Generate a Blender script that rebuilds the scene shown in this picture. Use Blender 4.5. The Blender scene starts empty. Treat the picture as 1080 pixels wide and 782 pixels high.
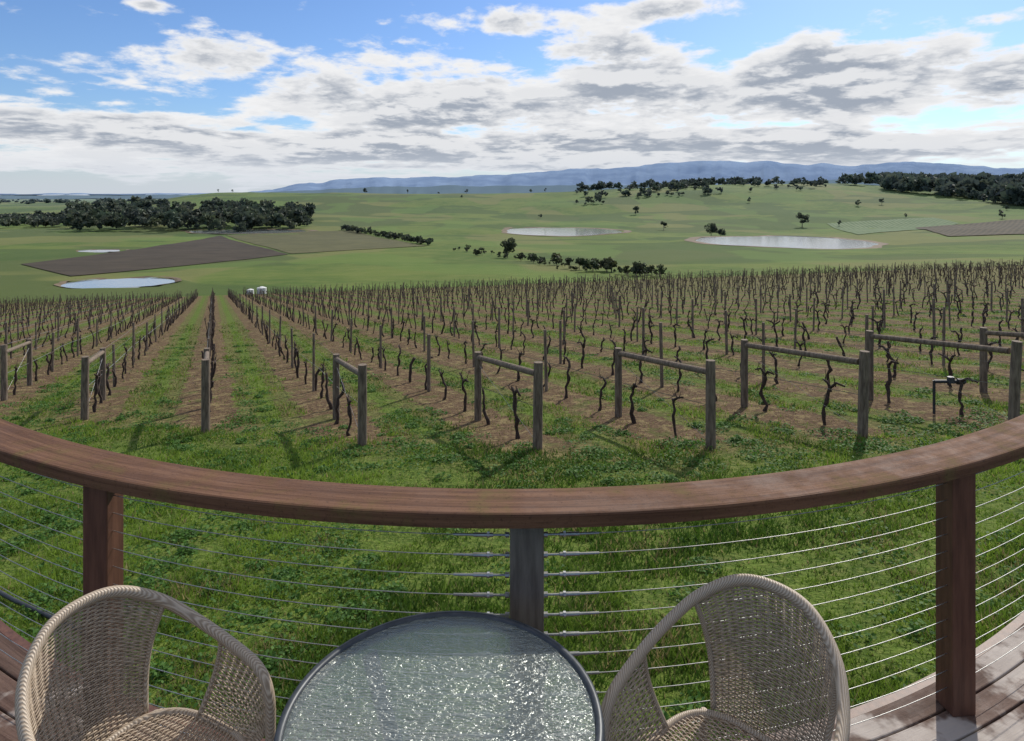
import bpy, math, random
import numpy as np
from mathutils import Vector
rng=np.random.default_rng(7); random.seed(7)
EYE=1.70; F=700.0
SC=bpy.context.scene
# ------------------------------------------------------------------ mesh helpers
def build(name,V,F4=None,F3=None,mats=(),col=None,smooth=False,parent=None,midx=None):
    V=np.asarray(V,dtype=np.float64).reshape(-1,3)
    me=bpy.data.meshes.new(name)
    parts=[];starts=[];tot=0
    if F4 is not None and len(F4):
        F4=np.asarray(F4,dtype=np.int32).reshape(-1,4); parts.append(F4.ravel()); starts.append(np.arange(len(F4))*4); tot+=len(F4)*4
    if F3 is not None and len(F3):
        F3=np.asarray(F3,dtype=np.int32).reshape(-1,3); parts.append(F3.ravel()); starts.append(np.arange(len(F3))*3+tot); tot+=len(F3)*3
    L=np.concatenate(parts).astype(np.int32); S=np.concatenate(starts).astype(np.int32)
    me.vertices.add(len(V)); me.vertices.foreach_set('co',V.astype(np.float32).ravel())
    me.loops.add(len(L)); me.loops.foreach_set('vertex_index',L)
    me.polygons.add(len(S)); me.polygons.foreach_set('loop_start',S)
    if midx is not None: me.polygons.foreach_set('material_index',np.asarray(midx,dtype=np.int32))
    me.update(calc_edges=True)
    me.polygons.foreach_set('use_smooth',np.full(len(S),smooth))
    for m in mats: me.materials.append(m)
    if col is not None:
        c=np.asarray(col,dtype=np.float32).reshape(-1,3)
        c=np.concatenate([c,np.ones((len(c),1),np.float32)],1)
        a=me.color_attributes.new(name='Col',type='FLOAT_COLOR',domain='POINT'); a.data.foreach_set('color',c.ravel())
    ob=bpy.data.objects.new(name,me); SC.collection.objects.link(ob)
    if parent: ob.parent=parent
    return ob
def empty(name,loc=(0,0,0),rot=0):
    e=bpy.data.objects.new(name,None); e.location=loc; e.rotation_euler=(0,0,rot); e.empty_display_size=.1
    SC.collection.objects.link(e); return e
class MB:
    def __init__(s): s.V=[];s.Q=[];s.C=[];s.n=0;s.M=[]
    def add(s,V,Q,c=None,m=0):
        V=np.asarray(V,float).reshape(-1,3);Q=np.asarray(Q,int).reshape(-1,4)
        s.V.append(V);s.Q.append(Q+s.n);s.n+=len(V);s.M.append(np.full(len(Q),m))
        if c is not None: s.C.append(np.broadcast_to(np.asarray(c,float),(len(V),3)))
    def make(s,name,mats,smooth=False,parent=None):
        return build(name,np.concatenate(s.V),F4=np.concatenate(s.Q),mats=mats,col=np.concatenate(s.C) if s.C else None,smooth=smooth,parent=parent,midx=np.concatenate(s.M))
def tube(path,rad,sides=8,caps=True,closed=False):
    P=np.asarray(path,float); m=len(P); R=np.broadcast_to(np.asarray(rad,float),(m,)).copy()
    if caps and not closed:
        P=np.concatenate([P[:1],P,P[-1:]]); R=np.concatenate([[1e-4],R,[1e-4]]); m+=2
    T=np.gradient(P,axis=0)
    if caps and not closed: T[0]=P[2]-P[1];T[1]=T[0];T[-1]=P[-2]-P[-3];T[-2]=T[-1]
    if closed: T=np.roll(P,-1,0)-np.roll(P,1,0)
    T/=np.maximum(np.linalg.norm(T,axis=1,keepdims=True),1e-9)
    a=np.cross(T[0],[0,0,1.]); 
    if np.linalg.norm(a)<.2: a=np.cross(T[0],[1.,0,0])
    a/=np.linalg.norm(a); V=[]
    th=np.arange(sides)/sides*2*math.pi
    for i in range(m):
        a=a-T[i]*a.dot(T[i]); a/=np.linalg.norm(a); b=np.cross(T[i],a)
        V.append(P[i]+R[i]*(np.cos(th)[:,None]*a+np.sin(th)[:,None]*b))
    V=np.concatenate(V); Q=[]
    mm=m if closed else m-1
    for i in range(mm):
        j=(i+1)%m
        for k in range(sides):
            k2=(k+1)%sides; Q.append((i*sides+k,i*sides+k2,j*sides+k2,j*sides+k))
    return V,np.array(Q)
def box(c,s,rot=0):
    x,y,z=[v/2 for v in s]
    V=np.array([(a*x,b*y,d*z) for d in(-1,1) for a,b in((-1,-1),(1,-1),(1,1),(-1,1))])
    co,si=math.cos(rot),math.sin(rot)
    V=np.stack([V[:,0]*co-V[:,1]*si,V[:,0]*si+V[:,1]*co,V[:,2]],1)+np.array(c)
    return V,np.array([(3,2,1,0),(4,5,6,7),(0,1,5,4),(1,2,6,5),(2,3,7,6),(3,0,4,7)])
def catmull(P,n):
    P=np.asarray(P,float); m=len(P); Q=np.concatenate([[2*P[0]-P[1]],P,[2*P[-1]-P[-2]]]); out=[]
    for t in np.linspace(0,m-1,n):
        i=min(int(t),m-2); f=t-i; a,b,c,d=Q[i:i+4]
        out.append(.5*(2*b+(c-a)*f+(2*a-5*b+4*c-d)*f*f+(3*b-a-3*c+d)*f**3))
    return np.array(out)
def hsh(i,j,s=0):
    v=np.sin(i*127.1+j*311.7+s*74.7)*43758.5453; return v-np.floor(v)
def vnoise(x,y,s=0):
    i=np.floor(x);j=np.floor(y);f=x-i;g=y-j;f=f*f*(3-2*f);g=g*g*(3-2*g)
    return (hsh(i,j,s)*(1-f)+hsh(i+1,j,s)*f)*(1-g)+(hsh(i,j+1,s)*(1-f)+hsh(i+1,j+1,s)*f)*g
def fbm(x,y,s=0,o=4):
    r=0;a=.5
    for k in range(o): r=r+a*vnoise(x*2**k,y*2**k,s+k); a*=.5
    return r
def sst(x): x=np.clip(x,0,1); return x*x*(3-2*x)
# ------------------------------------------------------------------ material helpers
class NT:
    def __init__(s,tree): s.t=tree; s.n=tree.nodes; s.l=tree.links
    def N(s,typ,ins=None,**kw):
        n=s.n.new(typ)
        for k,v in kw.items(): setattr(n,k,v)
        if ins:
            for k,v in ins.items():
                if isinstance(v,bpy.types.NodeSocket): s.l.new(v,n.inputs[k])
                else: n.inputs[k].default_value=v
        return n
    def M(s,op,a,b=0.,c=0.,clamp=False):
        n=s.n.new('ShaderNodeMath'); n.operation=op; n.use_clamp=clamp
        for i,v in enumerate((a,b,c)):
            if isinstance(v,bpy.types.NodeSocket): s.l.new(v,n.inputs[i])
            else: n.inputs[i].default_value=v
        return n.outputs[0]
    def mix(s,f,a,b,bt='MIX'):
        n=s.n.new('ShaderNodeMix'); n.data_type='RGBA'; n.blend_type=bt
        for i,v in ((0,f),(6,a),(7,b)):
            if isinstance(v,bpy.types.NodeSocket): s.l.new(v,n.inputs[i])
            else: n.inputs[i].default_value=v if i==0 else (*v,1)
        return n.outputs[2]
    def noise(s,vec,scale,detail=4,rough=.55,dist=0):
        return s.N('ShaderNodeTexNoise',{'Vector':vec,'Scale':scale,'Detail':detail,'Roughness':rough,'Distortion':dist}).outputs[0]
    def mr(s,v,a,b,c=0.,d=1.,sm=True):
        n=s.n.new('ShaderNodeMapRange'); n.interpolation_type='SMOOTHSTEP' if sm else 'LINEAR'
        s.l.new(v,n.inputs[0])
        for i,q in enumerate((a,b,c,d)): n.inputs[i+1].default_value=q
        return n.outputs[0]
    def scalev(s,vec,sc,rot=0):
        return s.N('ShaderNodeMapping',{'Vector':vec,'Scale':sc,'Rotation':(0,0,rot)}).outputs[0]
def newmat(name):
    m=bpy.data.materials.new(name); m.use_nodes=True; nt=NT(m.node_tree)
    b=m.node_tree.nodes['Principled BSDF']; return m,nt,b
def bump(nt,h,strength,dist,b):
    n=nt.N('ShaderNodeBump',{'Height':h,'Strength':strength,'Distance':dist}); nt.l.new(n.outputs[0],b.inputs['Normal'])
def pos(nt): return nt.N('ShaderNodeNewGeometry').outputs['Position']
def haze(nt,col,L=9000.,hc=(.36,.46,.60)):  # paints aerial haze into a base colour, by distance from the world origin
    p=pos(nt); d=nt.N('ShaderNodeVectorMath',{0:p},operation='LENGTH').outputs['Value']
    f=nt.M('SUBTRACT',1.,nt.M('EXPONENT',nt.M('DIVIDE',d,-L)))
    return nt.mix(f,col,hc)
def simple(name,c1,c2,scale=20,rough=.6,bs=.3,bd=.004,stretch=(1,1,1),metal=0,obj=True):
    m,nt,b=newmat(name)
    v=nt.N('ShaderNodeTexCoord').outputs['Object'] if obj else pos(nt)
    v=nt.scalev(v,stretch); n=nt.noise(v,scale,6,.6)
    nt.l.new(nt.mix(nt.mr(n,.3,.7),c1,c2),b.inputs['Base Color']); b.inputs['Roughness'].default_value=rough; b.inputs['Metallic'].default_value=metal
    if bs: bump(nt,n,bs,bd,b)
    return m
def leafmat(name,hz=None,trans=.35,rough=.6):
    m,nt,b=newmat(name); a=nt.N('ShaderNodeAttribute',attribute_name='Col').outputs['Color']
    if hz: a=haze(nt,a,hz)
    nt.l.new(a,b.inputs['Base Color']); b.inputs['Roughness'].default_value=rough; b.inputs['Specular IOR Level'].default_value=.25
    t=nt.N('ShaderNodeBsdfTranslucent',{'Color':a}); mx=nt.N('ShaderNodeMixShader',{0:trans}); 
    nt.l.new(b.outputs[0],mx.inputs[1]); nt.l.new(t.outputs[0],mx.inputs[2])
    nt.l.new(mx.outputs[0],m.node_tree.nodes['Material Output'].inputs[0]); return m
# ------------------------------------------------------------------ terrain
YS=np.array([180,250,350,500,700,900,1200,1500,1800,2200,3000,6000,30000.]); LY=np.log(YS)
KS=np.array([-.77,-.586,-.50,-.443,-.30,-.12,0,.15,.286,.514,.771])
VT=np.array([
[312,300,283,266,252,242,230,223,219,216,214,211,208],
[312,300,283,266,252,242,230,222,217,215,214,211,208],
[312,300,283,267,253,242,228,215,207,210,214,211,208],
[312,300,283,268,254,243,226,209,198,206,214,212,208],
[312,300,283,268,254,244,228,212,200,207,214,212,208],
[312,300,283,268,255,245,232,216,202,207,214,212,208],
[311,299,283,268,256,247,235,217,200,206,214,212,208],
[311,299,283,268,257,248,236,216,195,203,214,212,208],
[310,297,281,268,258,250,235,214,191,200,212,212,208],
[308,295,280,268,257,246,230,209,190,200,212,212,208],
[300,288,275,264,251,238,222,207,197,204,212,212,208.]])
def Vt(t,k):
    k=np.clip(k,-.77,.77); cols=np.stack([np.interp(t,LY,c) for c in VT])
    fi=np.interp(k,KS,np.arange(len(KS))); i=np.clip(np.floor(fi).astype(int),0,len(KS)-2); f=fi-i
    ar=np.arange(t.size)
    return cols[i,ar]*(1-f)+cols[i+1,ar]*f
PONDS=[(70,945,84,92,'a'),(288,700,90,84,'b'),(-145.6,246,19.5,15,'c'),(-352,880,78,46,'d'),(-327,528,18,13,'e')]
def H0(x,y):
    x=np.atleast_1d(np.asarray(x,float)).ravel();y=np.atleast_1d(np.asarray(y,float)).ravel()
    dp=3.14+.118*np.clip(y,-60,400)-.0386*np.clip(x,-150,150)
    dp=dp-(fbm(x*.35+9,y*.35,3)-.5)*.22*np.clip(y/8-.3,0,1)
    yy=np.maximum(y,130.);k=x/yy;v=0;t=np.log(yy)
    for dt in(-.1,0,.1):
        for dk in(-.05,0,.05): v=v+Vt(t+dt,k+dk)
    dv=yy*(v/9-200)/700
    w=sst((y-120)/62)
    dv=dv-(fbm(x/160,y/160,11)-.47)*np.clip((y-200)*.012,0,9)-(fbm(x/330+3,y/330,15,2)-.37)*np.clip((y-700)*.03,0,16)
    return EYE-(dp*(1-w)+dv*w)
LEV=[]
for cx,cy,rx,ry,_ in PONDS: LEV.append(float(H0(cx,cy-ry*.8)[0])-.3 if cy<850 else float(H0(cx,cy)[0])+.8)
def H(x,y):
    x=np.atleast_1d(np.asarray(x,float)).ravel();y=np.atleast_1d(np.asarray(y,float)).ravel(); h=H0(x,y)
    for (cx,cy,rx,ry,_),lv in zip(PONDS,LEV):
        d=np.sqrt(((x-cx)/rx)**2+((y-cy)/ry)**2)
        w=sst((1.45-d)/.35); h=h*(1-w)+(lv-1.5*sst((1.1-d)/.3))*w
    return h
def h1(x,y): return float(H(x,y)[0])
gy=np.exp(np.linspace(math.log(150),math.log(7000),500))
def G(u,v):
    k=(u-540)/F; zz=H(k*gy,gy); vv=200+F*(EYE-zz)/gy
    i=int(np.argmin(np.abs(vv-v)+(gy<170)*50)); return k*gy[i],gy[i],zz[i]
# row geometry of the vineyard
NX,NY=.9121,.41; DX,DY=-.41,.9121; N0=-.15; SP=2.6
def front_y(x): return 11.2+np.maximum(-x,0)*.42+np.maximum(x-4,0)*.12
# ground material
gm,nt,b=newmat('grass_ground')
p=pos(nt); sx=nt.N('ShaderNodeSeparateXYZ',{0:p}); X,Y=sx.outputs[0],sx.outputs[1]
n1=nt.noise(p,.35,6,.6); n2=nt.noise(p,3.5,5,.65); n3=nt.noise(p,14,4,.7); n4=nt.noise(p,60,3,.7); nf=nt.noise(p,.012,7,.6); nf2=nt.noise(p,.09,5,.65); nq=nt.noise(p,1.1,5,.65)
green=nt.mix(nt.mr(n2,.3,.7),(.050,.090,.013),(.110,.168,.024))
green=nt.mix(nt.mr(n3,.4,.75),green,(.16,.195,.045))
green=nt.mix(nt.mr(n4,.5,.75,0,.6),green,(.040,.050,.014))
dirt=nt.mix(nt.mr(n3,.3,.7),(.080,.048,.028),(.185,.125,.070)); dirt=nt.mix(nt.mr(n4,.45,.7,0,.7),dirt,(.042,.026,.015)); dirt=nt.mix(nt.mr(n2,.48,.64,0,.65),dirt,(.27,.215,.10)); dirt=nt.mix(nt.mr(nq,.54,.66,0,.5),dirt,(.08,.12,.022))
rn=nt.M('ADD',nt.M('MULTIPLY',X,NX),nt.M('MULTIPLY',Y,NY))
q=nt.M('DIVIDE',nt.M('SUBTRACT',rn,N0),SP); fr=nt.M('ABSOLUTE',nt.M('SUBTRACT',nt.M('FRACT',nt.M('ADD',q,.5)),.5)); dist=nt.M('MULTIPLY',fr,SP)
dj=nt.M('ADD',dist,nt.M('MULTIPLY',nt.M('SUBTRACT',n2,.5),.9))
strip=nt.mr(dj,.80,.58)
wheel=nt.M('MULTIPLY',nt.mr(nt.M('ABSOLUTE',nt.M('SUBTRACT',dj,.9)),.25,.08),.5)
strip=nt.M('MAXIMUM',strip,wheel)
fy=nt.M('ADD',nt.M('ADD',11.0,nt.M('MULTIPLY',nt.M('MAXIMUM',nt.M('MULTIPLY',X,-1.),0.),.42)),nt.M('MULTIPLY',nt.M('SUBTRACT',n1,.5),2.5))
inv=nt.M('MULTIPLY',nt.mr(nt.M('SUBTRACT',Y,fy),-.8,.8),nt.mr(Y,132.,124.))
head=nt.M('MULTIPLY',nt.mr(nt.M('ABSOLUTE',nt.M('SUBTRACT',nt.M('SUBTRACT',Y,fy),.2)),1.8,.2),nt.mr(n2,.4,.62))
bare=nt.mr(nq,.57,.67,0,.5)
near=nt.mix(nt.M('MULTIPLY',strip,inv),green,dirt)
near=nt.mix(nt.M('MAXIMUM',nt.M('MULTIPLY',head,.65),bare),near,dirt)
far=nt.mix(nt.mr(nf,.35,.65),(.062,.108,.018),(.112,.150,.029)); far=nt.mix(nt.mr(nf2,.35,.75,0,.7),far,(.145,.165,.042))
pl=nt.noise(nt.scalev(p,(.0045,.0022,0.)),1.,2,.5); far=nt.mix(nt.mr(pl,.52,.54,0,.6),far,(.155,.150,.052))
pl2=nt.noise(nt.scalev(p,(.0035,.006,0.),.6),1.,2,.5); far=nt.mix(nt.mr(pl2,.50,.52,0,.65),far,(.050,.082,.020))
pl3=nt.noise(nt.scalev(p,(.009,.005,0.),1.1),1.,2,.5); far=nt.mix(nt.mr(pl3,.55,.57,0,.5),far,(.105,.165,.032))
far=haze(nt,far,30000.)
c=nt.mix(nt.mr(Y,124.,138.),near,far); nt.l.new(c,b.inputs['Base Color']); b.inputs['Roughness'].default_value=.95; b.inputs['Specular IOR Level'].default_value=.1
bh=nt.M('ADD',nt.M('MULTIPLY',n3,.6),nt.M('MULTIPLY',n2,1.)); bump(nt,bh,.7,.12,b)
ang=np.concatenate([np.linspace(-180,-56,60,endpoint=False),np.linspace(-56,56,520),np.linspace(56,180,60,endpoint=False)[1:]])
rr=np.concatenate([[.01],np.exp(np.linspace(math.log(1.),math.log(38000),330))])
A,R=np.meshgrid(np.radians(ang),rr); gx=(R*np.sin(A)).ravel(); gyy=(R*np.cos(A)).ravel(); gz=H(gx,gyy)
na=len(ang);nr=len(rr);I,J=np.meshgrid(np.arange(nr-1),np.arange(na),indexing='ij');J2=(J+1)%na
Q=np.stack([I*na+J,(I+1)*na+J,(I+1)*na+J2,I*na+J2],-1).reshape(-1,4)[:,::-1]
build('ground',np.stack([gx,gyy,gz],1),F4=Q,mats=[gm],smooth=True)
# ponds
wm,nt,b=newmat('pond_water'); b.inputs['Base Color'].default_value=(.24,.26,.26,1); b.inputs['Roughness'].default_value=.08; b.inputs['IOR'].default_value=1.33; b.inputs['Specular IOR Level'].default_value=.7
bump(nt,nt.noise(pos(nt),1.2,3,.6),.2,.08,b)
bm=simple('clay_bank',(.10,.07,.04),(.18,.13,.075),.15,.9,0,obj=False)
for (cx,cy,rx,ry,_),lv in zip(PONDS,LEV):
    th=np.linspace(0,2*math.pi,72,endpoint=False); wob=1+.08*np.sin(3*th+cx)+.05*np.sin(5*th+cy)+.02*np.sin(11*th)
    ring=np.stack([cx+rx*wob*np.cos(th),cy+ry*wob*np.sin(th),np.full(72,lv-.25)],1)
    V=np.concatenate([[[cx,cy,lv-.25]],ring]); T=[(0,1+i,1+(i+1)%72) for i in range(72)]
    build('pond',V,F3=T,mats=[wm])
    mb=MB(); fr=[.98,1.035,1.10]; rings=[]
    for f in fr:
        x=cx+rx*wob*f*np.cos(th);y=cy+ry*wob*f*np.sin(th); rings.append(np.stack([x,y,np.maximum(H(x,y)+.25,lv-.35)],1))
    V=np.concatenate(rings);Q=[(a*72+i,a*72+(i+1)%72,(a+1)*72+(i+1)%72,(a+1)*72+i) for a in range(2) for i in range(72)]
    build('pond_bank',V,F4=Q,mats=[bm])
# draped fields
def field(name,cor,c1,c2,sc,n=60,off=.35,rot=0,stripe=.5):
    P=np.array([G(*q) for q in cor]); s,t=np.meshgrid(np.linspace(0,1,n),np.linspace(0,1,n)); s=s.ravel();t=t.ravel()
    x=(P[0,0]*(1-s)+P[1,0]*s)*(1-t)+(P[3,0]*(1-s)+P[2,0]*s)*t; y=(P[0,1]*(1-s)+P[1,1]*s)*(1-t)+(P[3,1]*(1-s)+P[2,1]*s)*t
    V=np.stack([x,y,H(x,y)+off],1);Q=[(j*n+i,j*n+i+1,(j+1)*n+i+1,(j+1)*n+i) for j in range(n-1) for i in range(n-1)]
    m,nt,b=newmat(name+'_soil'); p=pos(nt); r=nt.N('ShaderNodeMapping',{'Vector':p,'Rotation':(0,0,rot)}).outputs[0]
    w=nt.N('ShaderNodeTexWave',{'Vector':r,'Scale':sc,'Distortion':.6,'Detail':2.}).outputs['Fac']; nn=nt.noise(p,.05,5,.65)
    f=nt.M('ADD',nt.M('MULTIPLY',nt.mr(w,.2,.8),stripe),nt.M('MULTIPLY',nt.mr(nn,.3,.7),1-stripe))
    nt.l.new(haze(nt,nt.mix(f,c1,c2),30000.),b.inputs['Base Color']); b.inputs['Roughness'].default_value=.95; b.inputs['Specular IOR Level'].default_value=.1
    return build(name,V,F4=Q,mats=[m],smooth=True)
field('ploughed_field',[(22,279),(75,292),(304,269),(232,249)],(.034,.027,.018),(.080,.062,.040),.06,rot=.5)
field('stubble_field',[(238,248.5),(307,268),(450,260),(372,243)],(.068,.068,.028),(.125,.118,.050),.08,rot=-.6)
field('netted_vineyard',[(872,236),(905,248),(1012,236),(985,230)],(.075,.12,.045),(.17,.21,.11),.05,rot=.3,off=.6)
field('bare_field',[(965,241),(1000,250),(1120,247),(1095,232)],(.060,.050,.03),(.11,.09,.055),.05,rot=.7,off=.9)
# ------------------------------------------------------------------ trees
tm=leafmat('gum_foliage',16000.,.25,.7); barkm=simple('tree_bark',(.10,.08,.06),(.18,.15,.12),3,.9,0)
def quads(c,size,r,flat=1.):
    n=len(c); a=r.normal(size=(n,3));a/=np.linalg.norm(a,axis=1,keepdims=True);b_=r.normal(size=(n,3));b_=np.cross(a,b_);b_/=np.linalg.norm(b_,axis=1,keepdims=True)
    s=np.asarray(size).reshape(-1,1)
    V=np.stack([c-a*s-b_*s*.6,c+a*s-b_*s*.6,c+a*s*.7+b_*s*.6,c-a*s*.7+b_*s*.6],1).reshape(-1,3)
    return V,np.arange(n*4).reshape(-1,4)
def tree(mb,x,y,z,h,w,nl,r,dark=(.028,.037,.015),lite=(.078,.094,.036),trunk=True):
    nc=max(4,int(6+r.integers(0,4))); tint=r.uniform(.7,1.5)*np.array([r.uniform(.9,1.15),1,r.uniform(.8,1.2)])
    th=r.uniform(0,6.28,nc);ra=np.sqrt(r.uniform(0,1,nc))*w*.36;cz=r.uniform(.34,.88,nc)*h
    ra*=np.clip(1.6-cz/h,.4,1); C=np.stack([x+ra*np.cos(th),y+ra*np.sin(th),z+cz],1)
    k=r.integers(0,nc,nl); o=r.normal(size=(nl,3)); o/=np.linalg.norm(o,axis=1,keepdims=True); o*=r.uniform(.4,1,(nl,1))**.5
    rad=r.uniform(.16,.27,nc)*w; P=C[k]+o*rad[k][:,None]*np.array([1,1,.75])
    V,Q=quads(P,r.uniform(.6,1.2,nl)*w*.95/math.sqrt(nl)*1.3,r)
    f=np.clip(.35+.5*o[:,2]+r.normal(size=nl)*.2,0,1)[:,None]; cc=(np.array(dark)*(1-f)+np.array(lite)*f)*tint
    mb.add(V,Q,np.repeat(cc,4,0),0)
    if trunk:
        T,q=tube([(x,y,z-.5),(x+.01*h,y,z+.3*h),(x-.01*h,y,z+.6*h)],[h*.03,h*.022,h*.01],5); mb.add(T,q,(.1,.08,.06),1)
        for i in range(3):
            T,q=tube([(x,y,z+h*.28),tuple(C[i])],[h*.014,h*.006],4); mb.add(T,q,(.1,.08,.06),1)
def mass(name,pts,hr,wr,nl,**kw):
    mb=MB()
    for (u,v) in pts:
        x,y,z=G(u,v); h=hr[0]+(hr[1]-hr[0])*rng.uniform()**1.6; tree(mb,x,y,z,h,h*rng.uniform(*wr),nl,rng,**kw)
    return mb.make(name,[tm,barkm])
R_=rng.uniform
def region(n,u0,u1,f0,f1):
    o=[]
    for _ in range(n):
        u=R_(u0,u1); o.append((u,R_(f0(u),f1(u))))
    return o
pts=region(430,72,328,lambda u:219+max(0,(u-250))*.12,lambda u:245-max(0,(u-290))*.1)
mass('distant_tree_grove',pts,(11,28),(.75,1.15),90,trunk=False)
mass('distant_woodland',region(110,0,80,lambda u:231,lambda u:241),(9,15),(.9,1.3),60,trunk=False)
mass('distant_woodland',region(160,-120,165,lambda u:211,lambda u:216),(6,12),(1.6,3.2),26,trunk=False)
def clumps(n,m,u0,u1,v0,v1,su=9,sv=1.3):
    o=[]
    for _ in range(n):
        cu,cv=R_(u0,u1),R_(v0,v1)
        for _ in range(rng.integers(m//3,m)): o.append((cu+rng.normal()*su,cv+rng.normal()*sv))
    return o
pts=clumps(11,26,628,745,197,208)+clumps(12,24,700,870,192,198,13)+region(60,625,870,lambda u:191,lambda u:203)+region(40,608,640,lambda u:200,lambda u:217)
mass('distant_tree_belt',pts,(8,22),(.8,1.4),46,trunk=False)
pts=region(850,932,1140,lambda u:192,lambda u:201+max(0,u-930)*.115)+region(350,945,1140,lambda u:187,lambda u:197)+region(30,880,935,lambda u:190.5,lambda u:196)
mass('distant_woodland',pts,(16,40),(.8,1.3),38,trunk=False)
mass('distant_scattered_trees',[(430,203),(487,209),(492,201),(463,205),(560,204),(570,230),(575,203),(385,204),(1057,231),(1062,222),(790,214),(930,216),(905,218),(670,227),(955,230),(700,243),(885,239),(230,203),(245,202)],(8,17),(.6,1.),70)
pts=[(365+t*88+R_(-2,2),243+t*16.5+R_(-1,1)) for t in np.linspace(0,1,60)]
mass('hedgerow',pts,(4.0,8),(.9,1.5),70,trunk=False)
pts=[(484+t*110+R_(-5,5),264+t*18+R_(-1.6,1.6)) for t in np.linspace(0,1,30)]+[(590+t*106+R_(-5,5),284+t*8+R_(-1.5,1.5)) for t in np.linspace(0,1,38)**.7]
mass('shrub_row',pts,(1.8,7.),(.7,1.2),130)
def single(u,v,h,w,n=900):
    mb=MB(); x,y,z=G(u,v); tree(mb,x,y,z,h,w,n,rng); tree(mb,x+w*.2,y,z,h*.8,w*.8,n//2,rng,trunk=False); mb.make('gum_tree',[tm,barkm])
single(535,272,14,12); single(750,249,17,18); single(760,249.5,10,12); single(846,240,25,18); single(252,246,13,17); single(503,270,5,6,300); single(670,290,6,5,300); single(560,276,5,6,300)
# mountains
mm,nt,b=newmat('haze_blue_hills'); p=pos(nt); n=nt.noise(nt.scalev(p,(1,1,2.2)),.0011,7,.62)
nt.l.new(nt.mix(nt.mr(n,.35,.65),(.165,.235,.36),(.22,.30,.43)),b.inputs['Base Color']); b.inputs['Roughness'].default_value=1; b.inputs['Specular IOR Level'].default_value=0  # blue of the atmospheric haze painted into the mountains' base colour
def ridge(name,D,prof,amp,mat):
    us=np.linspace(prof[0][0],prof[-1][0],700); v=np.interp(us,[a for a,_ in prof],[c for _,c in prof])
    v=v-(fbm(us/28,us*0+D*.001,5,5)-.47)*amp
    k=(us-540)/F; rows=[]
    for f,dy in((0,-3500),(.35,-2300),(.7,-1000),(1,0),(.4,3000)):
        hh=(200-v)/F*D; yy=D+dy; wig=(fbm(us/16,us*0+dy*.01,8,4)-.47)*(0 if f==1 else 1600); rows.append(np.stack([k*(yy+wig),yy+wig+us*0,EYE-120+(hh+120)*f],1))
    V=np.concatenate(rows);m=len(us);Q=[(a*m+i,a*m+i+1,(a+1)*m+i+1,(a+1)*m+i) for a in range(4) for i in range(m-1)]
    build(name,V,F4=Q,mats=[mat],smooth=True)
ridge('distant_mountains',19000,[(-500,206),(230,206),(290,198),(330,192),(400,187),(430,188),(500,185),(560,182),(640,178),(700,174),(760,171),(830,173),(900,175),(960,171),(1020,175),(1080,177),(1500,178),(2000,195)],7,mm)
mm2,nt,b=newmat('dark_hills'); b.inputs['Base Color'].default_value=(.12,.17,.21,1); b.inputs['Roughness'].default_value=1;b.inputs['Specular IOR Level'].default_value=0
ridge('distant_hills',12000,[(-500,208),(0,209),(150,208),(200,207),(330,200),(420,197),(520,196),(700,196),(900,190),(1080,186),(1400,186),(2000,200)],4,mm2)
# ------------------------------------------------------------------ vineyard
vm=simple('vine_bark',(.026,.016,.012),(.068,.042,.030),30,.95,.6,.01); pm=simple('weathered_post',(.085,.060,.042),(.23,.175,.125),8,.9,.6,.008,(3,3,.5)); wirem=simple('trellis_wire',(.25,.25,.25),(.35,.34,.33),5,.4,0,metal=.8)
def vine_tmpl(r,sides,seg,lod):
    mb=MB(); h=r.uniform(.56,.80); z=np.linspace(-.1,h,seg); x=np.cumsum(r.normal(size=seg)*.032*8/seg)+r.normal()*.08*z; y=np.cumsum(r.normal(size=seg)*.032*8/seg)
    x-=x[0];y-=y[0]; P=np.stack([x,y,z],1); mb.add(*tube(P,np.linspace(.036,.030,seg)*(1+.3*r.normal(size=seg).clip(-1,1)),sides))
    top=P[-1]
    for sgn in(-1,1):
        if r.uniform()<.3: continue
        L=r.uniform(.06,.34); q=[top-[0,0,.03],top+[0,sgn*L*.4,r.uniform(.02,.1)],top+[r.normal()*.03,sgn*L,r.uniform(.02,.14)]]
        mb.add(*tube(q,[.028,.024,.015],sides)); 
        for i in range(2):
            f=r.uniform(.2,1); a=q[0]*(1-f)+q[2]*f; e=a+[r.normal()*.05,r.normal()*.06,r.uniform(.06,.24)]
            mb.add(*tube([a,(a+e)/2+r.normal(size=3)*.012,e],[.012,.008,.004],3,caps=False))
    return np.concatenate(mb.V),np.concatenate(mb.Q)
TN=[vine_tmpl(rng,7,9,0) for _ in range(20)]; TF=[vine_tmpl(rng,4,4,1) for _ in range(14)]
ra=math.atan2(DY,DX)-math.pi/2
vin=MB();pst=MB();wr=MB()
def rotz(V,a): c,s=math.cos(a),math.sin(a); return np.stack([V[:,0]*c-V[:,1]*s,V[:,0]*s+V[:,1]*c,V[:,2]],1)
starts={-1:15.5,0:13.6,1:12.0,2:11.35,3:11.2,4:11.5,5:11.7}
BR=2.8
def rp(j,s): n=N0+SP*j; return n*NX+s*DX, n*NY+s*DY
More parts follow.
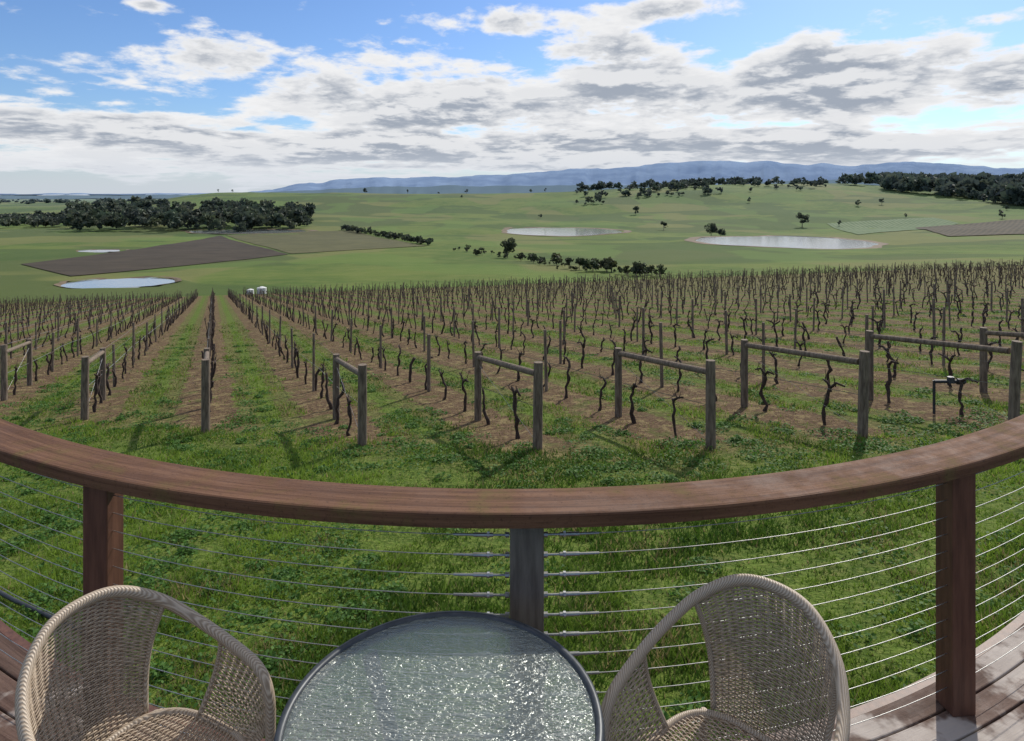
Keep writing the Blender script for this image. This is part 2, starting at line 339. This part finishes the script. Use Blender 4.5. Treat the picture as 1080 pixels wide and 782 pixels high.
for j in range(-16,58):
    n=N0+SP*j; y0=starts.get(j,(15.5+(-1-j)*3.1) if j<0 else 11.7+(j-5)*.35)
    s0=(y0-NY*n)/DY; s1=((123+3*math.sin(j*.35))-NY*n)/DY
    s=s0+.9; k=0
    while s<s1:
        x,y=rp(j,s); kk=x/y
        if -.98<kk<.98 and rng.uniform()>.05:
            z=h1(x,y); T=TN[rng.integers(20)] if y<32 else TF[rng.integers(14)]; sc=rng.uniform(.85,1.15)*(1 if y<40 else 1.08)
            vin.add(rotz(T[0]*[1,rng.choice([-1,1]),1]*sc,ra)+[x+rng.normal()*.04,y,z],T[1] )
        s+=1.4+rng.normal()*.07
    s=s0+BR+rng.uniform(2,4)
    while s<s1:
        x,y=rp(j,s); kk=x/y
        if -.98<kk<.98:
            z=h1(x,y); ht=rng.uniform(1.3,1.65); l=rng.normal(size=2)*.03; rd=rng.uniform(.036,.050)
            pst.add(*tube([(x,y,z-.2),(x+l[0],y+l[1],z+ht)],[rd,rd*.9],8 if y<40 else 4))
        s+=5.2+rng.normal()*.15
    if j<=-6 : continue
    for hz in(.72,1.1,1.38):
        ss=np.arange(s0,min(s1,s0+60),2.6); P=[]
        for s in ss: x,y=rp(j,s); P.append((x,y,h1(x,y)+hz))
        if len(P)>2 and P[0][0]/P[0][1]<2.5: wr.add(*tube(P,.0022 if hz!=.72 else .006,3,caps=False))
vin.make('grapevines',[vm],smooth=True); pst.make('vineyard_posts',[pm]); wr.make('trellis_wires',[wirem])
for j in range(-4,7):
    n=N0+SP*j; y0=starts.get(j,(15.5+(-1-j)*3.1) if j<0 else 11.7+(j-5)*.35); s0=(y0-NY*n)/DY
    x,y=rp(j,s0);z=h1(x,y);x2,y2=rp(j,s0+BR);z2=h1(x2,y2); e=empty('trellis_end_brace',(x,y,z))
    r_=.085; hh=1.50+rng.normal()*.04
    def part(nm,P,R): 
        V,Q=tube(np.array(P)-[x,y,z],R,16); o=build(nm,V,F4=Q,mats=[pm],smooth=False,parent=e)
    l=rng.normal(size=2)*.04
    part('front_post',[(x,y,z-.3),(x+l[0]*.5,y+l[1]*.5,z+.8),(x+l[0],y+l[1],z+hh)],[r_,r_*.97,r_*.93])
    part('back_post',[(x2,y2,z2-.3),(x2,y2,z2+hh-.05)],[r_*.9,r_*.85])
    part('brace_rail',[(x+DX*.06,y+DY*.06,z+hh-.20),(x2,y2,z2+hh-.16)],[.055,.052])
    V,Q=tube(np.array([(x,y,z+.1),(x2,y2,z2+hh-.3)])-[x,y,z],.003,4); build('brace_wire',V,F4=Q,mats=[wirem],parent=e)
# irrigation valve on right row
dk=simple('dark_plastic',(.02,.02,.022),(.04,.04,.045),20,.5,.1)
j=5; n=N0+SP*j; s0=(11.7-NY*n)/DY; x,y=rp(j,s0+1.1); z=h1(x,y)+.62
e=empty('irrigation_valve',(x,y,z)); V,Q=tube([(-.3,0,0),(.3,0,0)],.035,12); build('pipe',V,F4=Q,mats=[dk],parent=e)
V,Q=tube([(0.02,0,-.02),(.02,0,.09)],[.075,.06],12); build('valve_body',V,F4=Q,mats=[dk],parent=e); V,Q=tube([(.14,0,0),(.26,0,0)],.06,12); build('filter',V,F4=Q,mats=[dk],parent=e)
V,Q=tube([(-.3,0,.02),(-.3,0,-.62)],.025,10); build('riser',V,F4=Q,mats=[dk],parent=e)
# white tank at the crest
wt=simple('white_paint',(.6,.6,.58),(.75,.75,.72),4,.6,0)
for (u,yy,w) in((276,127,1.2),(264,128,.9)):
    x=(u-540)/F*yy; z=h1(x,yy); V,Q=tube([(x,yy,z-.3),(x,yy,z+w),(x,yy,z+w*1.2)],[w*.72,w*.72,w*.15],20); build('water_tank',V,F4=Q,mats=[wt])
# ------------------------------------------------------------------ grass
N=360000
yb=np.exp(rng.uniform(math.log(3.6),math.log(46),N)); kb=rng.uniform(-.92,.92,N); xb=kb*yb
rowd=np.abs(((xb*NX+yb*NY-N0)/SP+.5)%1-.5)*SP; inside=yb>front_y(xb)
patch=fbm(xb*1.3,yb*1.3,21); big=fbm(xb*.4,yb*.4,31); fine=fbm(xb*4,yb*4,51,3)/.94
strip=inside&(rowd+ (patch-.47)*1.1<.72); keep=np.ones(N,bool)
keep&=~(strip&(rng.uniform(size=N)<.85)); keep&=~((patch<.38)&(rng.uniform(size=N)<.7)); keep&=~((fine<.38)&(rng.uniform(size=N)<.6))
xb,yb,patch,big,strip,inside,rowd,fine=[a[keep] for a in(xb,yb,patch,big,strip,inside,rowd,fine)]; N=len(xb)
zb=H(xb,yb); hgt=rng.uniform(.02,.065,N)*(.7+1.0*sst((patch-.4)*4))*(.6+.8*fine)*(1-.2*inside)*(1+yb/70)*(1-.3*strip); wd=.0045*(1+yb/7)*rng.uniform(.7,1.4,N)
th=rng.uniform(0,6.28,N); ln=rng.uniform(.2,1.1,N)*hgt; la=rng.uniform(0,6.28,N)
P0=np.stack([xb-np.cos(th)*wd,yb-np.sin(th)*wd,zb-.01],1);P1=np.stack([xb+np.cos(th)*wd,yb+np.sin(th)*wd,zb-.01],1);P2=np.stack([xb+ln*np.cos(la),yb+ln*np.sin(la),zb+hgt],1)
V=np.stack([P0,P1,P2],1).reshape(-1,3)
g1=np.array((.052,.108,.013));g2=np.array((.19,.285,.037));g3=np.array((.33,.275,.12))
f=np.clip(rng.uniform(size=N)*.5+(big-.37)*2.3+(fine-.5)*.8,0,1)[:,None]; cc=g1*(1-f)+g2*f
dry=((rng.uniform(size=N)<.05+.36*sst((fbm(xb*.9,yb*.9,77)-.51)*5))|(strip&(rng.uniform(size=N)<.7))|((inside)&(np.abs(rowd-.9)<.2)&(rng.uniform(size=N)<.4))); cc[dry]=g3*rng.uniform(.4,1.1,(dry.sum(),1))
build('grass',V,F3=np.arange(N*3).reshape(-1,3),mats=[leafmat('grass_blades',None,.45,.6)],col=np.repeat(cc,3,0))
# broad-leaf weeds
C=[];S=[]
def clump(x,y,r,n,hh):
    a=rng.uniform(0,6.28,n);d=np.sqrt(rng.uniform(0,1,n))*r; px=x+d*np.cos(a);py=y+d*np.sin(a); C.append(np.stack([px,py,H(px,py)+rng.uniform(.01,1,n)*hh*(1-(d/r)**2*.7)],1)); S.append(rng.uniform(.010,.022,n)*(1+y/22))
for _ in range(2200):
    y=math.exp(R_(math.log(3.8),math.log(38)));x=R_(-.88,.88)*y
    m=float(fbm(np.array([x*.55]),np.array([y*.55]),41)[0]); fy_=float(front_y(x)); onrow=abs(((x*NX+y*NY-N0)/SP+.5)%1-.5)*SP
    w=.12+.6*(abs(y-fy_)<1.8)+(.45 if x<-.2*y and y<fy_ else 0)+(.35 if y>fy_ and onrow>.6 else 0)
    if m*1.2*w<rng.uniform()*.5: continue
    if y>fy_+1 and onrow<.6 and rng.uniform()<.8: continue
    clump(x,y,R_(.10,.42),int(R_(40,130)),R_(.04,.13))
C=np.concatenate(C);S=np.concatenate(S);n=len(C)
nrm=rng.normal(size=(n,3))*.45+[0,0,1];nrm/=np.linalg.norm(nrm,axis=1,keepdims=True); a=np.cross(nrm,rng.normal(size=(n,3)));a/=np.linalg.norm(a,axis=1,keepdims=True);b2=np.cross(nrm,a);s=S[:,None]
V=np.stack([C-a*s,C-b2*s*.7,C+a*s,C+b2*s*.7],1).reshape(-1,3); f=rng.uniform(size=(n,1)); cc=np.array((.040,.105,.016))*(1-f)+np.array((.105,.22,.035))*f
build('broadleaf_weeds',V,F4=np.arange(n*4).reshape(-1,4),mats=[leafmat('weed_leaves',None,.4,.65)],col=np.repeat(cc,4,0))
# ------------------------------------------------------------------ deck
def ry_(x): return 1.835+.158*x*x+.006*x
xs=np.linspace(-3.2,3.2,161); cl=np.stack([xs,ry_(xs)],1); tg=np.gradient(cl,axis=0);tg/=np.linalg.norm(tg,axis=1,keepdims=True);nn=np.stack([-tg[:,1],tg[:,0]],1)
def woodm(name,c1,c2,c3,rough=.55,patch=None):
    m,nt,b=newmat(name); uv=nt.N('ShaderNodeUVMap').outputs[0]; p=pos(nt)
    g=nt.noise(nt.scalev(uv,(1.5,45,1)),1.,8,.62,.3); g2=nt.noise(nt.scalev(uv,(6,160,1)),1.,4,.7); l=nt.noise(p,7,5,.65)
    c=nt.mix(nt.mr(g,.3,.7),c1,c2); c=nt.mix(nt.mr(g2,.5,.8,0,.7),c,tuple(v*.45 for v in c1)); c=nt.mix(nt.mr(l,.5,.75,0,.7),c,c3)
    gr=nt.noise(p,90,4,.7); c=nt.mix(nt.mr(gr,.52,.75,0,.6),c,tuple(v*.4 for v in c1))
    rn_=nt.mr(l,.3,.7,rough-.1,rough+.2)
    at=nt.N('ShaderNodeAttribute',attribute_name='Col').outputs['Color']; c=nt.mix(1.,c,at,'MULTIPLY')
    if patch:
        pn=nt.noise(nt.scalev(p,(1,1,1)),2.3,5,.6); f=nt.mr(pn,.53,.59,0,.85); c=nt.mix(f,c,patch)
    nt.l.new(c,b.inputs['Base Color']); nt.l.new(rn_,b.inputs['Roughness']); b.inputs['Specular IOR Level'].default_value=.2; bump(nt,nt.M('ADD',g,nt.M('MULTIPLY',g2,.6)),.55,.004,b); return m
def sweep(name,mat,o0,o1,z0,z1,parent=None,i0=0,i1=161,bev=0,tint=1.,ends=True):
    c=cl[i0:i1];n_=nn[i0:i1];m=len(c)
    bv=bev; prof=[(o0,z0),(o0,z1-bv),(o0+bv*.3,z1-bv*.3),(o0+bv,z1),(o1-bv,z1),(o1-bv*.3,z1-bv*.3),(o1,z1-bv),(o1,z0)] if bev else [(o0,z0),(o0,z1),(o1,z1),(o1,z0)]
    k=len(prof); V=np.concatenate([np.concatenate([c+n_*o,np.full((m,1),z)],1) for o,z in prof])
    Q=[];uvs=[];L=np.concatenate([[0],np.cumsum(np.linalg.norm(np.diff(c,axis=0),axis=1))]); off=random.random()*9
    per=np.concatenate([[0],np.cumsum([math.dist(prof[a],prof[(a+1)%k]) for a in range(k)])])
    for a in range(k):
        a2=(a+1)%k
        for i in range(m-1):
            Q.append((a*m+i,a2*m+i,a2*m+i+1,a*m+i+1)); uvs+=[(L[i]+off,per[a]),(L[i]+off,per[a+1]),(L[i+1]+off,per[a+1]),(L[i+1]+off,per[a])]
    ob=build(name,V,F4=np.array(Q)[:,::-1],mats=[mat],col=np.full((len(V),3),tint),parent=parent)
    uvs=np.array(uvs).reshape(-1,4,2)[:,::-1].reshape(-1,2)
    u=ob.data.uv_layers.new(name='UVMap'); u.data.foreach_set('uv',uvs.astype(np.float32).ravel()); return ob
railm=woodm('rail_timber',(.090,.042,.024),(.180,.092,.052),(.13,.105,.038),.75)
deckm=woodm('deck_timber',(.075,.042,.030),(.145,.090,.068),(.115,.08,.062),.66,(.40,.35,.31))
postm=simple('post_timber',(.075,.028,.016),(.145,.062,.036),6,.55,.4,.004,(6,6,.7)); gpost=simple('grey_post',(.085,.073,.062),(.16,.142,.12),10,.5,.3,.003,(6,6,.7))
deck=empty('timber_deck'); o=.10; k=0
while o>-3.6:
    sweep('deck_board_%d'%k,deckm,o-.088,o,-.03,0,deck,bev=.004,tint=random.uniform(.75,1.2)); o-=.094; k+=1
sweep('deck_fascia',postm,.102,.132,-.25,-.004,deck)
for xx in(-2.5,0,2.5):
    V,Q=box((xx,1.2+ (.9 if abs(xx)>1 else 0),-1.6),(.12,.12,2.6)); build('deck_pier',V,F4=Q,mats=[postm],parent=deck)
for s_ in range(14):
    V,Q=box((-3+s_*.46,.3,-.1),(.045,3.0,.13)); build('joist',V,F4=Q,mats=[postm],parent=deck)
rail=empty('balustrade'); RZ=EYE-.86
sweep('handrail',railm,-.078,.078,RZ-.038,RZ,rail,bev=.007)
PX=[-2.75,-1.285,.04,1.455,2.85]
for i,px in enumerate(PX):
    py=ry_(px); a=math.atan(.316*px+.006); wd_=.092 if i==2 else .080; V,Q=box((0,0,(RZ-.0385)/2),(wd_,wd_,RZ-.0385)); 
    ob=build('post_%d'%i,V,F4=Q,mats=[gpost if i==2 else postm],parent=rail); ob.location=(px,py,0); ob.rotation_euler=(0,0,a*.2)
    md=ob.modifiers.new('b','BEVEL'); md.width=.004; md.segments=2
steel=simple('stainless_cable',(.30,.30,.29),(.42,.42,.40),40,.45,0,metal=1.)
cb=MB();fit=MB()
for c_ in range(13):
    z=RZ-.095-c_*.0555
    if z<.03: break
    for a_,b_ in zip(PX[:-1],PX[1:]):
        xx=np.linspace(a_,b_,14); P=np.stack([xx,ry_(xx),np.full(14,z)],1); cb.add(*tube(P,.0012,6,caps=False))
    for sg in(-1,1):
        x0=PX[2]+sg*.047; f=lambda d:(x0+sg*d,ry_(x0+sg*d),z)
        fit.add(*tube([f(0),f(.012)],.0075,8)); fit.add(*tube([f(.012),f(.05)],.0032,8)); fit.add(*tube([f(.045),f(.10)],.0056,8)); fit.add(*tube([f(.055),f(.062)],.0078,6)); fit.add(*tube([f(.10),f(.155)],.0036,8))
cb.make('cables',[steel],True,rail); fit.make('cable_tensioners',[steel],False,rail)
# black poly pipe on the lawn, left
P=[]
for t in np.linspace(0,1,40):
    x=-7.6+t*4.5; y=8.4-t*3.03+.06*math.sin(t*9); P.append((x,y,h1(x,y)+.04))
V,Q=tube(P,.02,8); build('poly_pipe',V,F4=Q,mats=[dk],smooth=True)
# ------------------------------------------------------------------ wicker chairs
wk=simple('wicker',(.315,.235,.16),(.53,.42,.305),60,.5,.3,.001); wk2=simple('wicker_dark',(.23,.17,.115),(.36,.28,.195),60,.55,.3,.001)
fm,nt,b=newmat('wrapped_frame'); v=nt.N('ShaderNodeTexCoord').outputs['Object']; w=nt.N('ShaderNodeTexWave',{'Vector':nt.scalev(v,(1,1,1)),'Scale':70.,'Distortion':1.},bands_direction='DIAGONAL').outputs['Fac']
nt.l.new(nt.mix(w,(.28,.21,.145),(.51,.42,.32)),b.inputs['Base Color']); b.inputs['Roughness'].default_value=.5; bump(nt,w,.5,.0015,b)
leg=[(-.24,.25,0),(-.25,.25,.25),(-.262,.25,.45)]; 
half=leg+[(-.272,.235,.56),(-.283,.175,.615),(-.29,.05,.645),(-.272,-.09,.69),(-.215,-.21,.755),(-.115,-.285,.81)]
hoop=half+[(0,-.305,.825)]+[(-x,y,z) for x,y,z in half[::-1]]
HP=catmull(hoop,220)
def surf_weave(S,ns,nk,mb,th=.0025,amp=.0030,segs=3,mask=None,vert=True):
    def nrmal(s,t,e=1e-3):
        a=S(s+e,t)-S(s-e,t);b_=S(s,t+e)-S(s,t-e);n_=np.cross(a,b_);return n_/np.linalg.norm(n_,axis=-1,keepdims=True)
    m=nk*segs+1; s=np.linspace(0,1,m)
    for i in range(ns):
        t=np.full(m,(i+.5)/ns); P=S(s,t)+nrmal(s,t)*(amp*np.sin(np.arange(m)/segs*math.pi+(i%2)*math.pi))[:,None]
        mb.add(*tube(P,th*rng.uniform(.85,1.15),5,caps=False),m=0)
    for kx in range(nk):
        t=np.linspace(0,1,24); s2=np.full(24,(kx+.5)/nk); mb.add(*tube(S(s2,t),.0024,4,caps=False),m=1)
def lerp_path(P,t): 
    f=np.clip(t,0,1)*(len(P)-1); i=np.minimum(f.astype(int),len(P)-2); g=(f-i)[...,None]; return P[i]*(1-g)+P[i+1]*g
def chair(loc,rot,name='wicker_chair',sc=(.80,.80,.865)):
    e=empty(name,loc,rot); e.scale=sc
    def add(nm,V,Q,m,sm=True): build(nm,V,F4=Q,mats=[m],smooth=sm,parent=e)
    add('arm_and_back_frame',*tube(HP,.0165,12),fm)
    for sg in(-1,1):
        add('rear_leg',*tube(catmull([(sg*.19,-.20,.43),(sg*.215,-.235,.2),(sg*.235,-.28,0)],10),.0125,10),fm)
        add('stretcher',*tube([(sg*.245,.25,.2),(sg*.22,-.235,.2)],.008,8),fm)
    add('stretcher',*tube([(-.245,.25,.24),(.245,.25,.24)],.008,8),fm)
    th=np.linspace(0,2*math.pi,60,endpoint=False)
    def se(a,b_): 
        c,s=math.cos(a),math.sin(a); r=.24; return (math.copysign(abs(c)**.55,c)*(r-.015*(s<0)*abs(s)*2), math.copysign(abs(s)**.55,s)*.235+.015)
    ring=np.array([(*se(a,0),.435) for a in th]); add('seat_frame',*tube(ring,.013,10,closed=True),fm)
    mb=MB()
    def S_seat(s,t):
        x=(s*2-1);y=(t*2-1); xx=x*.232*np.sqrt(1-.22*y*y)*(1-.02*(y<0)); yy=y*.228*np.sqrt(1-.22*x*x)+.015; return np.stack([xx,yy,.438-.018*(1-x*x)*(1-y*y)],-1)
    surf_weave(S_seat,56,20,mb)
    mb.make('seat',[wk,wk2],True,e)
    ib=np.where((HP[:,1]<-.20)&(HP[:,2]>.5))[0]; top=HP[ib[0]:ib[-1]+1]
    def S_back(s,t):
        A=lerp_path(top,s)-[0,0,.006]; x=(s*2-1); B=np.stack([x*.165,-.215-.02*(1-x*x),np.full_like(x,.44)],-1); t=t[...,None]
        return B*(1-t)+A*t+np.concatenate([np.zeros(t.shape[:-1]+(1,)),-.035*np.sin(t*math.pi),np.zeros(t.shape[:-1]+(1,))],-1)
    mb=MB(); surf_weave(S_back,66,18,mb); mb.make('backrest',[wk,wk2],True,e)
    for s_ in(0.,1.):
        tt=np.linspace(0,1,16); add('back_edge',*tube(S_back(np.full(16,s_),tt),.009,8),fm)
    for sg in(-1,1):
        half_=HP[:110] if sg<0 else HP[:110]*[-1,1,1]
        ia=np.where((half_[:,2]>.47)&(half_[:,1]>.0))[0]; ed=half_[ia[0]:ia[-1]+1]
        def S_arm(s,t,ed=ed,sg=sg):
            A=lerp_path(ed,s); B=np.stack([np.full_like(s,sg*.228),.22-s*.26,np.full_like(s,.44)],-1); t=t[...,None]; 
            return B*(1-t)+A*t+np.concatenate([sg*.02*np.sin(t*math.pi),np.zeros(t.shape[:-1]+(2,))],-1)
        mb=MB(); surf_weave(S_arm,30,13,mb); mb.make('arm_panel',[wk,wk2],True,e)
        tt=np.linspace(0,1,12); add('arm_edge',*tube(S_arm(np.full(12,1.),tt),.008,8),fm)
    return e
# local +Y is chair front
def face(fx,fy_): return math.atan2(fy_,fx)-math.pi/2
chair((-.835,1.50,0),face(.90,-.43),sc=(.75,.75,.85))
chair((.485,1.475,0),face(-.70,-.71),sc=(.785,.785,.865))
# ------------------------------------------------------------------ table
te=empty('glass_table',(-.143,1.36,0)); TZ=EYE-1.075; te.scale=(.975,.975,1)
tmm=simple('table_frame_metal',(.030,.036,.042),(.055,.062,.072),30,.45,.1,.001,metal=.3)
th=np.linspace(0,2*math.pi,120,endpoint=False)
def ringmesh(prof):
    k=len(prof);V=[];Q=[]
    for i,a in enumerate(th):
        for r,z in prof: V.append((r*math.cos(a),r*math.sin(a),z))
    for i in range(120):
        i2=(i+1)%120
        for a in range(k): a2=(a+1)%k; Q.append((i*k+a,i2*k+a,i2*k+a2,i*k+a2))
    return np.array(V),np.array(Q)
V,Q=ringmesh([(.320,TZ-.03),(.336,TZ-.03),(.340,TZ-.015),(.336,TZ+.004),(.328,TZ+.006),(.320,TZ+.003)]); build('rim',V,F4=Q,mats=[tmm],smooth=True,parent=te)
gl,nt,b=newmat('rippled_glass'); nt.n.remove(b); p=pos(nt)
h_=nt.noise(nt.scalev(p,(36,110,1)),1.,3,.5,.8); h2_=nt.noise(nt.scalev(p,(90,220,1)),1.,2,.5)
hh=nt.M('ADD',h_,nt.M('MULTIPLY',h2_,.35)); bp=nt.N('ShaderNodeBump',{'Height':hh,'Strength':1.,'Distance':.010}).outputs[0]
bp2=nt.N('ShaderNodeBump',{'Height':hh,'Strength':1.,'Distance':.006}).outputs[0]
tr=nt.N('ShaderNodeBsdfRefraction',{'Color':(.70,.80,.75,1),'Roughness':.05,'IOR':1.10,'Normal':bp2}); t2=nt.N('ShaderNodeBsdfTransparent',{'Color':(.70,.80,.75,1)})
gg=nt.N('ShaderNodeBsdfGlossy',{'Color':(.92,.97,.94,1),'Roughness':.23,'Normal':bp}); df=nt.N('ShaderNodeBsdfDiffuse',{'Color':(.34,.41,.37,1),'Normal':bp})
m1=nt.N('ShaderNodeMixShader',{0:.5,1:tr.outputs[0],2:t2.outputs[0]}); m2=nt.N('ShaderNodeMixShader',{0:.20,1:m1.outputs[0],2:df.outputs[0]}); fz=nt.N('ShaderNodeFresnel',{'IOR':1.5,'Normal':bp})
m3=nt.N('ShaderNodeMixShader',{0:nt.M('ADD',fz.outputs[0],.10,clamp=True),1:m2.outputs[0],2:gg.outputs[0]}); nt.l.new(m3.outputs[0],gl.node_tree.nodes['Material Output'].inputs[0])
V=np.concatenate([[[0,0,TZ]],np.stack([.3195*np.cos(th),.3195*np.sin(th),np.full(120,TZ)],1)]); build('glass_top',V,F3=[(0,1+i,1+(i+1)%120) for i in range(120)],mats=[gl],parent=te)
for i in range(4):
    a=math.radians(42+90*i); c,s=math.cos(a),math.sin(a); P=catmull([(.30*c,.30*s,TZ-.03),(.22*c,.22*s,TZ-.14),(.07*c,.07*s,.34),(.10*c,.10*s,.2),(.29*c,.29*s,0)],24)
    V,Q=tube(P,.019,10); build('leg_%d'%i,V,F4=Q,mats=[tmm],smooth=True,parent=te)
V,Q=tube(np.stack([.09*np.cos(th),.09*np.sin(th),np.full(120,.33)],1),.009,8,closed=True); build('leg_ring',V,F4=Q,mats=[tmm],smooth=True,parent=te)
# ------------------------------------------------------------------ sky and sun
EL,AZ=38.,32.
w=bpy.data.worlds.new('World'); SC.world=w; w.use_nodes=True; nt=NT(w.node_tree); bg=w.node_tree.nodes['Background']; bg.inputs[1].default_value=.1
sky=nt.N('ShaderNodeTexSky',sky_type='NISHITA'); sky.sun_disc=False; sky.sun_elevation=math.radians(EL); sky.sun_rotation=math.radians(AZ); sky.air_density=1.; sky.dust_density=.5; sky.ozone_density=1.5; sky.altitude=100
d=nt.N('ShaderNodeTexCoord').outputs['Generated']; s_=nt.N('ShaderNodeSeparateXYZ',{0:d}); dx,dy,dz=s_.outputs
az=nt.M('ARCTAN2',dx,dy)
def cloudnoise(off,detail):
    zz=nt.M('MULTIPLY',nt.M('LOGARITHM',nt.M('ADD',nt.M('MAXIMUM',nt.M('ADD',dz,off),0.),.09),math.e),.80)
    v=nt.N('ShaderNodeCombineXYZ',{0:dx,1:dy,2:zz}).outputs[0]
    a=nt.noise(v,5.6,detail,.58,.15); b_=nt.noise(v,17.,max(2,detail-2),.60,.15); return nt.M('ADD',nt.M('MULTIPLY',a,.64),nt.M('MULTIPLY',b_,.36))
nA=cloudnoise(0.,9); nB=cloudnoise(.018,6)
blobs=[(215,66,95,36,1.),(160,12,36,11,.8),(120,140,240,30,1.2),(520,30,110,18,.75),(705,18,95,16,.8),(450,118,210,44,1.),(660,92,150,55,1.),(880,90,200,50,1.35),(1050,88,110,42,1.2),(1050,22,45,11,.75),(330,105,120,38,.95),(1300,80,250,70,1.),(-200,100,220,60,.9),(600,160,750,34,1.2),(620,112,540,62,.88)]
cov=None
for u,v,ru,rv,a in blobs:
    k=(u-540)/F; az0=math.atan(k); el0=(200-v)/F*math.cos(az0); q1=nt.M('DIVIDE',nt.M('SUBTRACT',az,az0),ru/F*math.cos(az0)**2*.95); q2=nt.M('DIVIDE',nt.M('SUBTRACT',dz,el0),rv/F*math.cos(az0))
    g=nt.M('MULTIPLY',nt.M('EXPONENT',nt.M('MULTIPLY',nt.M('ADD',nt.M('MULTIPLY',q1,q1),nt.M('MULTIPLY',q2,q2)),-1.)),a)
    cov=g if cov is None else nt.M('MAXIMUM',cov,g)
cov=nt.M('MAXIMUM',cov,nt.mr(dz,.30,.45,0.,.55))
dens=nt.M('ADD',nA,nt.M('MULTIPLY',cov,.31)); alpha=nt.mr(dens,.61,.72)
thick=nt.mr(dens,.67,.82); under=nt.mr(nt.M('SUBTRACT',nB,nA),-.06,.05)
shade=nt.M('MULTIPLY',thick,nt.M('ADD',nt.M('MULTIPLY',under,.75),.25))
cc=nt.mix(shade,(9.2,9.2,9.25),(3.6,4.05,4.8))
base=nt.mix(1.,sky.outputs[0],(.74,.95,1.28),'MULTIPLY')
c=nt.mix(alpha,base,cc)
hz=nt.mr(dz,-.01,.075,.8,0.); c=nt.mix(hz,c,(6.3,6.8,7.6))
nt.l.new(c,bg.inputs[0])
S=Vector((math.sin(math.radians(AZ))*math.cos(math.radians(EL)),math.cos(math.radians(AZ))*math.cos(math.radians(EL)),math.sin(math.radians(EL))))
L=bpy.data.lights.new('sun','SUN'); L.energy=4.1; L.angle=math.radians(.9); L.color=(1,.94,.84); lo=bpy.data.objects.new('sun',L); lo.rotation_euler=S.to_track_quat('Z','Y').to_euler(); SC.collection.objects.link(lo)
# ------------------------------------------------------------------ camera
cam=bpy.data.cameras.new('camera'); cam.sensor_width=36; cam.lens=F/1080*36; cam.shift_y=-191/1080; cam.clip_start=.05; cam.clip_end=60000
co=bpy.data.objects.new('camera',cam); co.location=(0,0,EYE); co.rotation_euler=(math.radians(90),0,0); SC.collection.objects.link(co); SC.camera=co
SC.view_settings.view_transform='Standard'; SC.view_settings.look='None'; SC.view_settings.exposure=0
